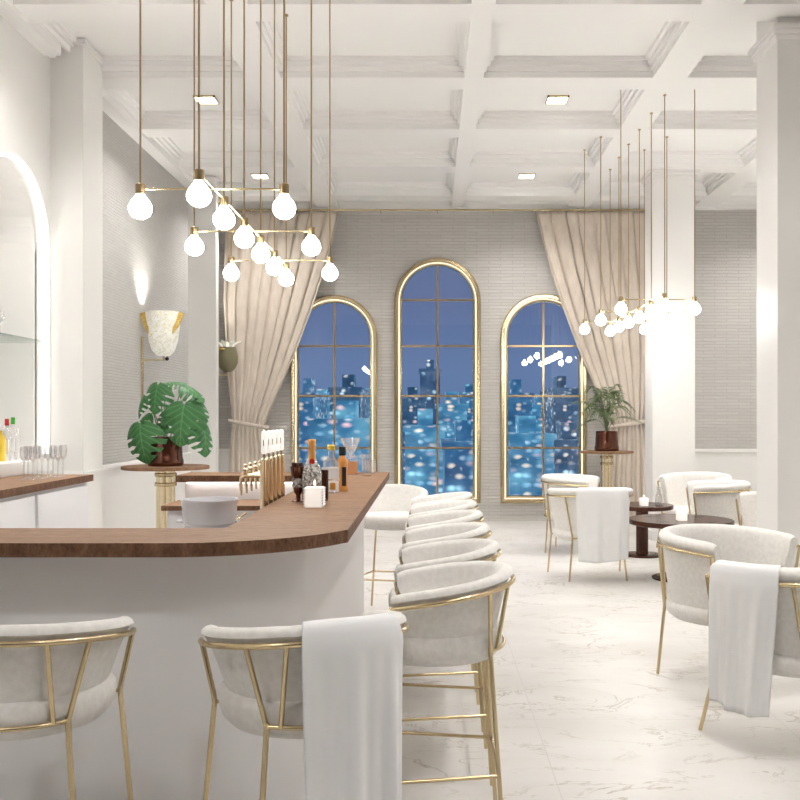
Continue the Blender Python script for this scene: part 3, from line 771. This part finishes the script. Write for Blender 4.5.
def monstera_leaf(parent, base, tip_dir, normal, size, curl=.3):
    """broad split leaf, base at petiole, pointing along tip_dir"""
    d = Vector(tip_dir).normalized(); nrm = Vector(normal); nrm = (nrm-d*nrm.dot(d)).normalized(); sd = d.cross(nrm)
    bm = bmesh.new(); uvl = bm.loops.layers.uv.new('UVMap')
    nt_, ns = 72, 14
    def wid(t): 
        return .58*(sin(pi*min(1, t**.62*.985+.012))**.75)
    slits = [(.30, .040, .44), (.52, .052, .34), (.73, .046, .38)]
    for sg in (-1, 1):
        G = []
        for i in range(nt_+1):
            t = i/nt_; r_ = []
            for j in range(ns+1):
                s = j/ns; w_ = wid(t)*s
                # slanted veins: lobes sweep forward, heart lobes behind the petiole
                yy = t + .16*s*(1-t) - .24*s*s*(1-t)**5 - .10*s*s*s*(t**2)*0
                hgt = -curl*(w_*w_)*1.6 - curl*.55*(t**2.2) + .03*(1-s)*0 
                P = Vector(base) + (d*(yy-.0) + sd*sg*w_ + nrm*hgt)*size
                r_.append((bm.verts.new(P), (sg*s, t)))
            G.append(r_)
        for i in range(nt_):
            for j in range(ns):
                tm, sm = (i+.5)/nt_, (j+.5)/ns
                cut = False
                for c_, hw, s0 in slits:
                    hw2 = hw*min(1, (sm-s0)/.25) if sm > s0 else 0
                    if sm > s0 and abs(tm-c_) < hw2: cut = True
                if cut: continue
                q = [G[i][j], G[i][j+1], G[i+1][j+1], G[i+1][j]]
                if sg < 0: q = q[::-1]
                f = bm.faces.new([a for a, _ in q])
                for lp, (_, uv) in zip(f.loops, q): lp[uvl].uv = uv
    bmesh.ops.remove_doubles(bm, verts=bm.verts[:], dist=1e-5)
    for v_ in [v_ for v_ in bm.verts if not v_.link_faces]: bm.verts.remove(v_)
    o = from_bm('leaf', bm, M['leaf'], parent, smooth=True, fix=False)
    md = o.modifiers.new('s', 'SOLIDIFY'); md.thickness = .0015
def at_px(x, y, Y): return Vector(((x-430)*Y/947, Y, EYE+(416-y)*Y/947))
mt = empty('potted_monstera', (SX, SY, 1.0355)); tag(mt, 'potted monstera with broad split leaves in a copper-brown pot on the wooden stand', 'plant')
pot(mt, .155, .27)
O = Vector((SX, SY, 1.0355))
# leaf: petiole end px, tip px, depth offset, normal, size
LV = [((184, 404), (177, 446), -.24, (.05, -1, .45), .38), ((158, 384), (151, 409), -.14, (-.25, -1, .8), .27), ((140, 424), (141, 466), -.18, (-.3, -1, .3), .36),
      ((202, 424), (214, 460), -.02, (.95, -.55, .2), .30), ((184, 385), (210, 398), .10, (.2, -.3, 1), .25), ((143, 396), (131, 420), .08, (-.9, -.5, .3), .21),
      ((194, 400), (208, 424), .06, (.6, -.6, .6), .26), ((164, 383), (186, 378), .14, (.1, -.35, 1), .22), ((150, 414), (137, 424), .06, (-.4, -.8, .5), .15), ((170, 412), (156, 436), .02, (-.2, -1, .4), .22)]
for (bx_, by_), (tx, ty), dy, nr, sz_ in LV:
    b = at_px(bx_, by_, SY+dy)-O; tp_ = at_px(tx, ty, SY+dy-.06)-O; d = tp_-b
    monstera_leaf(mt, b, d, nr, sz_, .55)
    c = Vector((b.x*.25, b.y*.25, .25))
    pts = [c.lerp(b, q/8) + Vector((0, 0, .09*sin(pi*q/8))) for q in range(9)]
    tubeo('petiole', pts, .005, M['stem'], mt, 6)

pt = empty('potted_palm', (RX, RY, 1.0305)); tag(pt, 'potted feathery palm in a copper-brown pot beside the right window', 'plant')
pot(pt, .155, .265)
random.seed(11)
def frond(parent, az, reach, height, tipz, nl, ll):
    dv = Vector((cos(az), sin(az), 0)); sdv = Vector((-sin(az), cos(az), 0))
    bm = bmesh.new(); P0 = Vector((0, 0, .24)); P1 = P0+dv*reach*.25+Vector((0, 0, height)); P2 = P0+dv*reach+Vector((0, 0, tipz))
    C = lambda t: P0*(1-t)**2 + P1*2*t*(1-t) + P2*t*t
    tube(bm, [C(i/12) for i in range(13)], .004, 5, radii=[.0045*(1-.7*i/12) for i in range(13)])
    for k in range(nl):
        t = .35+.65*(k+1)/nl; p = C(t); tg = (C(min(1, t+.02))-C(t-.02)).normalized()
        for sg in (-1, 1):
            dd = (tg*.75+sdv*sg*.75+Vector((0, 0, -.25))).normalized(); l_ = ll*(1-.45*abs(t-.6)); w_ = .008
            up_ = dd.cross(tg).normalized(); sw = dd.cross(up_).normalized()
            q0 = p; q1 = p+dd*l_*.35+sw*w_; q2 = p+dd*l_*.35-sw*w_; q3 = p+dd*l_+Vector((0, 0, -.18*l_)); q4 = p+dd*l_*.7+sw*w_*.7-Vector((0, 0, .06*l_)); q5 = p+dd*l_*.7-sw*w_*.7-Vector((0, 0, .06*l_))
            v = [bm.verts.new(c_) for c_ in (q0, q1, q4, q3, q5, q2)]; bm.faces.new(v)
    o = from_bm('frond', bm, M['palm'], parent, smooth=False, fix=False)
for k in range(23):
    az = k*2*pi/23*1.0+random.uniform(-.2, .2); up = random.uniform(.25, .72); rc = random.uniform(.16, .36)
    frond(pt, az, rc, up*1.25, up*.85-rc*.25, 9, random.uniform(.11, .16))
frond(pt, -.2, .5, .38, .12, 10, .13); frond(pt, pi+.2, .48, .5, .42, 10, .12); frond(pt, pi-.1, .42, .35, .05, 9, .12)

# ------------------------------------------------------------ sconces
m = M['shade'] = mat('veined_shade', (.78, .76, .62), .35, Emission_Strength=.15)
n = noise(m, coords(m), 9, 5, .7, 1.6)
r = ramp(m, n.outputs[0], [(.40, (.80, .79, .70)), (.485, (.80, .78, .62)), (.50, (.28, .25, .16)), (.515, (.82, .78, .55)), (.62, (.84, .83, .76))])
L(m, r.outputs[0], B(m).inputs['Base Color'])
M['horn'] = wood('amber_petal', (.45, .20, .03), (.62, .38, .08), (.70, .60, .20), sc=(8, 8, 8))
M['olive'] = mat('olive_glaze', (.20, .18, .10), .3)
def sconce(x, y, dark, label):
    t = empty('wall_sconce', (XL, y, 0)); tag(t, label, 'wall lamp')
    dx = x-XL
    if not dark:
        boxo('wall_plate', (0, .02, -.025, .025, 1.62, 2.36), M['gold'], t, .004)
        tubeo('arm', [(.02, 0, 2.11), (dx, 0, 2.11), (dx, 0, 2.17)], .014, M['pale_gold'], t)
        latheo('shade', [(0, 2.15), (.07, 2.155), (.12, 2.21), (.155, 2.32), (.175, 2.48), (.19, 2.63), (.18, 2.63), (.165, 2.48), (.145, 2.32), (.11, 2.22), (0, 2.17)], M['shade'], t, (dx, 0, 0), 40)
        for sg in (-1, 1):
            bm = bmesh.new(); P = [(dx+sg*.185, -.03, 2.63), (dx+sg*.24, -.03, 2.61), (dx+sg*.19, -.07, 2.47), (dx+sg*.13, -.11, 2.38), (dx+sg*.13, -.09, 2.46)]
            lo = [bm.verts.new(p) for p in P]; hi = [bm.verts.new((p[0], p[1]-.02, p[2])) for p in P]
            bm.faces.new(lo); bm.faces.new(hi[::-1])
            for q in range(5): bm.faces.new((lo[q], lo[(q+1) % 5], hi[(q+1) % 5], hi[q]))
            from_bm('petal', bm, M['horn'], t)
        latheo('finial', [(0, 2.10), (.02, 2.11), (.022, 2.13), (0, 2.15)], M['black'], t, (dx+.04, 0, 0), 12)
        zt = 2.5
    else:
        tubeo('arm', [(.0, 0, 2.07), (dx, 0, 2.07), (dx, 0, 2.12)], .013, M['pale_gold'], t)
        latheo('shade', [(0, 2.10), (.05, 2.105), (.11, 2.16), (.14, 2.24), (.145, 2.31), (.13, 2.40), (.11, 2.45), (.10, 2.45), (.12, 2.38), (.12, 2.25), (0, 2.16)], M['olive'], t, (dx, 0, 0), 36)
        bm = bmesh.new()
        for q in range(7):
            a = q*2*pi/7; c_ = Vector((dx, 0, 2.44)); o_ = Vector((cos(a), sin(a), 0)); s_ = Vector((-sin(a), cos(a), 0))
            v = [bm.verts.new(p) for p in (c_+o_*.06, c_+o_*.13+s_*.045+Vector((0,0,.07)), c_+o_*.19+Vector((0,0,.10)), c_+o_*.13-s_*.045+Vector((0,0,.07)))]; bm.faces.new(v)
        o = from_bm('petal', bm, M['shade'], t); md = o.modifiers.new('s', 'SOLIDIFY'); md.thickness = .006
        bm = bmesh.new(); bmesh.ops.create_uvsphere(bm, u_segments=12, v_segments=8, radius=.03)
        for v in bm.verts: v.co = Vector((dx-.06+v.co.x*1.6, -.12+v.co.y, 2.42+v.co.z*.6))
        from_bm('petal', bm, M['horn'], t, smooth=True)
        zt = 2.42
    ld = bpy.data.lights.new('lamp_glow', 'SPOT'); ld.energy = 30 if not dark else 12; ld.spot_size = radians(95); ld.spot_blend = 1; ld.shadow_soft_size = .03; ld.color = (1, .95, .88)
    lo = bpy.data.objects.new('lamp_glow', ld); COL.objects.link(lo); lo.parent = t; lo.location = (dx-.10 if not dark else dx-.05, 0, zt+.12); lo.rotation_euler = (pi, radians(-12), 0)
sconce(-2.90, 10.3, False, 'cream veined cup-shaped wall sconce with amber petals above the monstera')
sconce(-2.80, 13.1, True, 'olive egg-shaped wall sconce between the pilaster and the left curtain')

# ------------------------------------------------------------ things on the bar
def bottle(name, x, y, z, prof, m, label, cat='bottle', parts=(), group=None, seg=24, sq=False):
    t = empty(name, (x, y, z)); tag(t, label, cat, group)
    fn = (lambda a: 1/max(abs(cos(a)), abs(sin(a)))**.75) if sq else None
    latheo('body', prof, m, t, seg=seg*2 if sq else seg, fn=fn, ang=50)
    for nm, pr, mm in parts: latheo(nm, pr, mm, t, seg=seg)
    return t
M['orange'] = mat('amber_liquor', (.80, .34, .08), .12, 0, Coat_Weight=.5)
M['foil'] = mat('orange_foil', (.85, .42, .10), .35, .3)
M['red'] = mat('red_plastic', (.6, .02, .015), .35); M['green'] = mat('green_plastic', (.05, .4, .04), .35)
M['yellow'] = mat('yellow_label', (.85, .6, .06), .5)
M['label'] = mat('paper_label', (.93, .94, .95), .6)
m = M['crystal'] = mat('silver_sequin', (.62, .60, .58), .25, .7)
vv = N(m, 'ShaderNodeTexVoronoi'); L(m, coords(m), vv.inputs['Vector']); vv.inputs['Scale'].default_value = 130
L(m, ramp(m, vv.outputs['Color'], [(.2, (.16, .15, .15)), (.5, (.5, .48, .46)), (.8, (.9, .88, .85))]).outputs[0], B(m).inputs['Base Color'])
bump(m, vv.outputs['Distance'], .6, .004)
z0 = CH+.0005
t = bottle('champagne_bottle', -.545, 4.37, z0, [(0, 0), (.040, 0), (.044, .006), (.045, .10), (.045, .135), (.038, .165), (.024, .19), (.017, .205), (.0, .206)], M['crystal'], 'silver sequinned champagne bottle with orange foil neck on the bar',
       parts=[('foil_neck', [(.021, .195), (.0165, .215), (.015, .26), (.017, .265), (.018, .285), (.015, .292), (0, .293)], M['foil'])])
bm = bmesh.new(); lathe(bm, [(0, 0), (.013, 0), (.013, .004), (0, .005)], seg=16); 
for v in bm.verts: v.co = Vector((v.co.x+.004, -.0245-v.co.z, .19+v.co.y))
from_bm('medallion', bm, M['red'], t)
# bronze goblet on silver stem, filled with corks
t = empty('bronze_goblet', (-.615, 4.42, z0)); tag(t, 'dark bronze goblet on a mottled stem at the left of the champagne bottle', 'goblet')
latheo('base', [(0, 0), (.032, 0), (.032, .004), (.012, .012), (.010, .03), (.02, .045), (.024, .06), (.022, .085), (.012, .095)], M['pot'], t)
latheo('stem', [(.012, .06), (.028, .07), (.028, .105), (.014, .115)], M['crystal'], t)
latheo('cup', [(0, .108), (.022, .11), (.034, .125), (.037, .165), (.034, .165), (.03, .13), (0, .12)], M['dgoblet'] if 'dgoblet' in M else M['pot'], t)
for a, b in ((-.018, .0), (.012, -.012), (.004, .016)): 
    latheo('cork', [(0, .125), (.011, .125), (.012, .178), (.009, .182), (0, .183)], M['dwood'], t, (a, b, 0), 12)
bottle('dark_tumbler', -.50, 4.47, z0, [(0, 0), (.018, 0), (.020, .02), (.021, .14), (.019, .145), (0, .145)], M['dwood'], 'dark brown tumbler between the champagne and the clear bottle', 'tumbler')
t = empty('candle_holder', (-.508, 4.17, z0)); tag(t, 'burning white cube candle with studded edges on the bar', 'candle', 'white candles')
boxo('holder', (-.040, .040, -.040, .040, 0, .088), M['glow_white'], t, .004)
bm = bmesh.new()
for sx_ in (-1, 1):
    for sy_ in (-1, 1):
        for k in range(7): 
            mm_ = Matrix.Translation((sx_*.040, sy_*.040, .008+k*.012)); bmesh.ops.create_uvsphere(bm, u_segments=8, v_segments=6, radius=.005, matrix=mm_)
from_bm('beading', bm, M['milk'], t, smooth=True)
latheo('wick', [(.001, .088), (.001, .095)], M['black'], t, seg=6); latheo('flame', [(0, .093), (.004, .10), (.0035, .108), (0, .118)], M['flame'], t, seg=10)
t = bottle('clear_bottle', -.515, 4.93, z0, [(0, 0), (.038, 0), (.044, .006), (.045, .15), (.041, .165), (.022, .178), (.016, .19), (.015, .225), (0, .225)], M['glass'], 'clear square-shouldered bottle with white label and pale stopper',
       parts=[('stopper', [(.014, .222), (.019, .226), (.020, .245), (.015, .25), (0, .25)], M['palestop'] if 'palestop' in M else M['yellow'])])
boxo('paper_label', (-.044, .044, -.047, -.044, .075, .135), M['label'], t); boxo('paper_label', (-.038, .044, -.047, -.044, .01, .065), M['label'], t); boxo('print', (.0, .028, -.0485, -.0472, .02, .055), M['foil'], t)
t = bottle('orange_bottle', -.465, 5.03, z0, [(0, 0), (.028, 0), (.030, .006), (.028, .02), (.026, .12), (.03, .15), (.03, .165), (.017, .18), (.015, .20), (0, .20)], M['orange'], 'slim orange bottle with black cap and black label',
       parts=[('cap', [(.017, .19), (.019, .192), (.019, .236), (0, .238)], M['black'])])
boxo('paper_label', (.0, .022, -.031, -.026, .03, .13), M['black'], t)
t = bottle('decanter', -.53, 6.5, z0, [(0, 0), (.036, 0), (.040, .006), (.040, .105), (.03, .12), (.012, .135), (.011, .15), (.02, .155), (.02, .16), (0, .16)], M['glass'], 'square crystal decanter of amber liquor with glass stopper at the far end of the bar', 'decanter',
       parts=[('stopper', [(.01, .15), (.022, .17), (.022, .185), (.01, .205), (0, .206)], M['glass'])], sq=True)
latheo('liquor', [(0, .004), (.035, .004), (.036, .09), (0, .09)], M['orange'], t, seg=48, fn=lambda a: 1/max(abs(cos(a)), abs(sin(a)))**.75)
# tall crossed glass stand behind the decanter
t = empty('martini_glass', (-.56, 6.66, z0)); tag(t, 'tall flared clear glass standing behind the decanter', 'glass')
latheo('bowl', [(0, .115), (.006, .118), (.05, .19), (.075, .245), (.073, .245), (.047, .192), (.004, .122), (0, .122)], M['glass'], t)
latheo('stem', [(.004, .01), (.004, .118)], M['glass'], t, seg=10); latheo('foot', [(0, 0), (.055, 0), (.05, .004), (.006, .012), (0, .012)], M['glass'], t)
for k_, (x, y, h, lab) in enumerate([(-.412, 6.55, .095, 'short clear tumbler at the far end of the bar, right of the decanter'), (-.445, 6.66, .13, 'taller clear glass behind the short tumbler at the bar end')]):
    o = latheo('tumbler', [(0, 0), (.032, 0), (.038, h), (.035, h), (.030, .01), (0, .01)], M['glass']); o.location = (x, y, z0); tag(o, lab, 'glass')
o = latheo('coaster', [(0, 0), (.03, 0), (.032, .004), (.025, .008), (0, .009)], M['dgold']); o.location = (-.42, 6.33, z0); tag(o, 'small dark bronze bottle cap lying before the tumbler', 'bottle cap')

# ice bucket
t = empty('ice_bucket', (-.87, 3.74, .935)); tag(t, 'white double-walled ice bucket with small round handles behind the bar', 'bucket')
latheo('bucket', [(0, .0), (.085, 0), (.09, .006), (.098, .14), (.103, .145), (.108, .225), (.112, .23), (.112, .238), (.104, .238), (.094, .14), (.084, .01), (0, .01)], M['silver'], t, seg=48)
for sg in (-1, 1):
    c = sg*.108; tubeo('handle', [(c+sg*.012*cos(a)+sg*.006, 0.02*sin(a), .15) for a in [q*2*pi/14 for q in range(14)]], .0045, M['silver'], t, 8, True)

# beer tap tower: five pale gold columns, spouts and white paddle handles
t = empty('beer_tap', (-.762, 4.35, .9355)); tag(t, 'row of pale gold beer tap columns with white paddle handles', 'beer tap')
for k in range(5):
    y = k*.125
    latheo('column', [(0, 0), (.028, 0), (.028, .008), (.019, .012), (.018, .352), (.020, .356), (.020, .366), (.012, .37), (0, .37)], M['pale_gold'], t, (0, y, 0), 20)
    h_ = .29
    tubeo('spout', [(-.01, y, h_), (-.085, y, h_), (-.105, y, h_-.01), (-.108, y, h_-.04), (-.105, y, h_-.09)], .0085, M['pale_gold'], t, 10, radii=[.010, .010, .0095, .009, .005])
    latheo('valve', [(0, h_+.005), (.013, h_+.01), (.014, h_+.03), (.006, h_+.038), (.009, h_+.05), (0, h_+.055)], M['pale_gold'], t, (-.088, y, 0), 12)
    tubeo('handle_stem', [(0, y, .365), (0, y, .395)], .006, M['gold'], t, 8)
    boxo('paddle', (-.013, .013, y-.011, y+.011, .388, .497), M['glow_white'], t, .0105)  # paddles share the emissive white, so a slight glow is painted in
    boxo('badge', (-.002, .002, y-.0122, y-.0108, .425, .455), M['gold'], t)
t2 = empty('small_tap', (-.84, 4.15, .9355)); tag(t2, 'small gold sink tap beside the ice bucket', 'tap')
latheo('body', [(0, 0), (.02, 0), (.02, .01), (.012, .02), (.012, .12), (0, .125)], M['pale_gold'], t2, seg=16)
tubeo('spout', [(0, 0, .12), (-.03, 0, .135), (-.06, 0, .12), (-.065, 0, .09)], .007, M['pale_gold'], t2)
tubeo('lever', [(.012, 0, .125), (.035, 0, .14)], .006, M['pale_gold'], t2, 8)

# champagne flutes standing on the back bar worktop
FL = [(24, 6.0), (28, 6.12), (33, 6.0), (37, 6.22), (42, 6.05), (48, 6.2), (53, 6.3), (58, 6.22), (63, 6.38)]
fl = None
for k, (xp, y) in enumerate(FL):
    x = (xp-430)*y/947
    if x < -2.74: x = -2.74+.02*(k % 2)
    if fl is None:
        fl = empty('champagne_flute')
        latheo('bowl', [(0, .10), (.006, .102), (.022, .13), (.026, .17), (.022, .205), (.0205, .205), (.0245, .17), (.02, .132), (0, .108)], M['glass'], fl, seg=18)
        latheo('stem', [(.0035, .006), (.0035, .101)], M['glass'], fl, seg=8); latheo('foot', [(0, 0), (.028, 0), (.027, .003), (.004, .007), (0, .007)], M['glass'], fl, seg=18)
        o = fl
    else: o = copy_tree(fl)
    o.location = (x, y, CH+.0005)
    tag(o, 'clear champagne flute on the back bar worktop, %s from the left of the cluster' % ORD[k], 'glass', 'champagne flutes on the back bar')
# bottles on the niche ledge
def ledge_bottle(xp, y, h, capm, body, lab, r=.028, lm=None):
    x = -2.93; yy = x*947/(xp-430)
    t = bottle('liquor_bottle', x, yy, 1.1905, [(0, 0), (r, 0), (r, h*.6), (r*.8, h*.68), (r*.38, h*.76), (r*.36, h*.88), (0, h*.88)], body, lab, parts=[('cap', [(r*.5, h*.84), (r*.52, h*.85), (r*.5, h), (0, h)], capm)], seg=18)
    if lm: boxo('paper_label', (-r*.8, r*.8, -r-.002, -r*.7, h*.2, h*.5), lm, t)
ledge_bottle(7, 0, .29, M['red'], M['glass'], 'clear bottle with red cap on the niche ledge', lm=M['label'])
ledge_bottle(13, 0, .30, M['green'], M['glass'], 'clear bottle with green cap on the niche ledge', lm=M['label'])
ledge_bottle(1, 0, .25, M['milk'], M['yellow'], 'yellow bottle at the far left edge on the niche ledge')
ledge_bottle(17, 0, .22, M['milk'], M['glass'], 'slim clear bottle right of the green-capped one', .02)
w1 = None
for k, y in enumerate((6.98, 7.10, 7.24)):
    if w1 is None:
        w1 = empty('wine_glass')
        latheo('bowl', [(0, .09), (.01, .092), (.038, .12), (.042, .15), (.034, .19), (.032, .19), (.04, .15), (.036, .122), (0, .098)], M['glass'], w1, seg=20)
        latheo('stem', [(.004, .006), (.004, .092)], M['glass'], w1, seg=8); latheo('foot', [(0, 0), (.036, 0), (.034, .003), (.004, .008), (0, .008)], M['glass'], w1, seg=20)
        o = w1
    else: o = copy_tree(w1)
    o.location = (XL-.15, y, 2.1155); tag(o, 'clear wine glass on the niche shelf, %s from the left' % ORD[k], 'glass', 'wine glasses on the niche shelf')
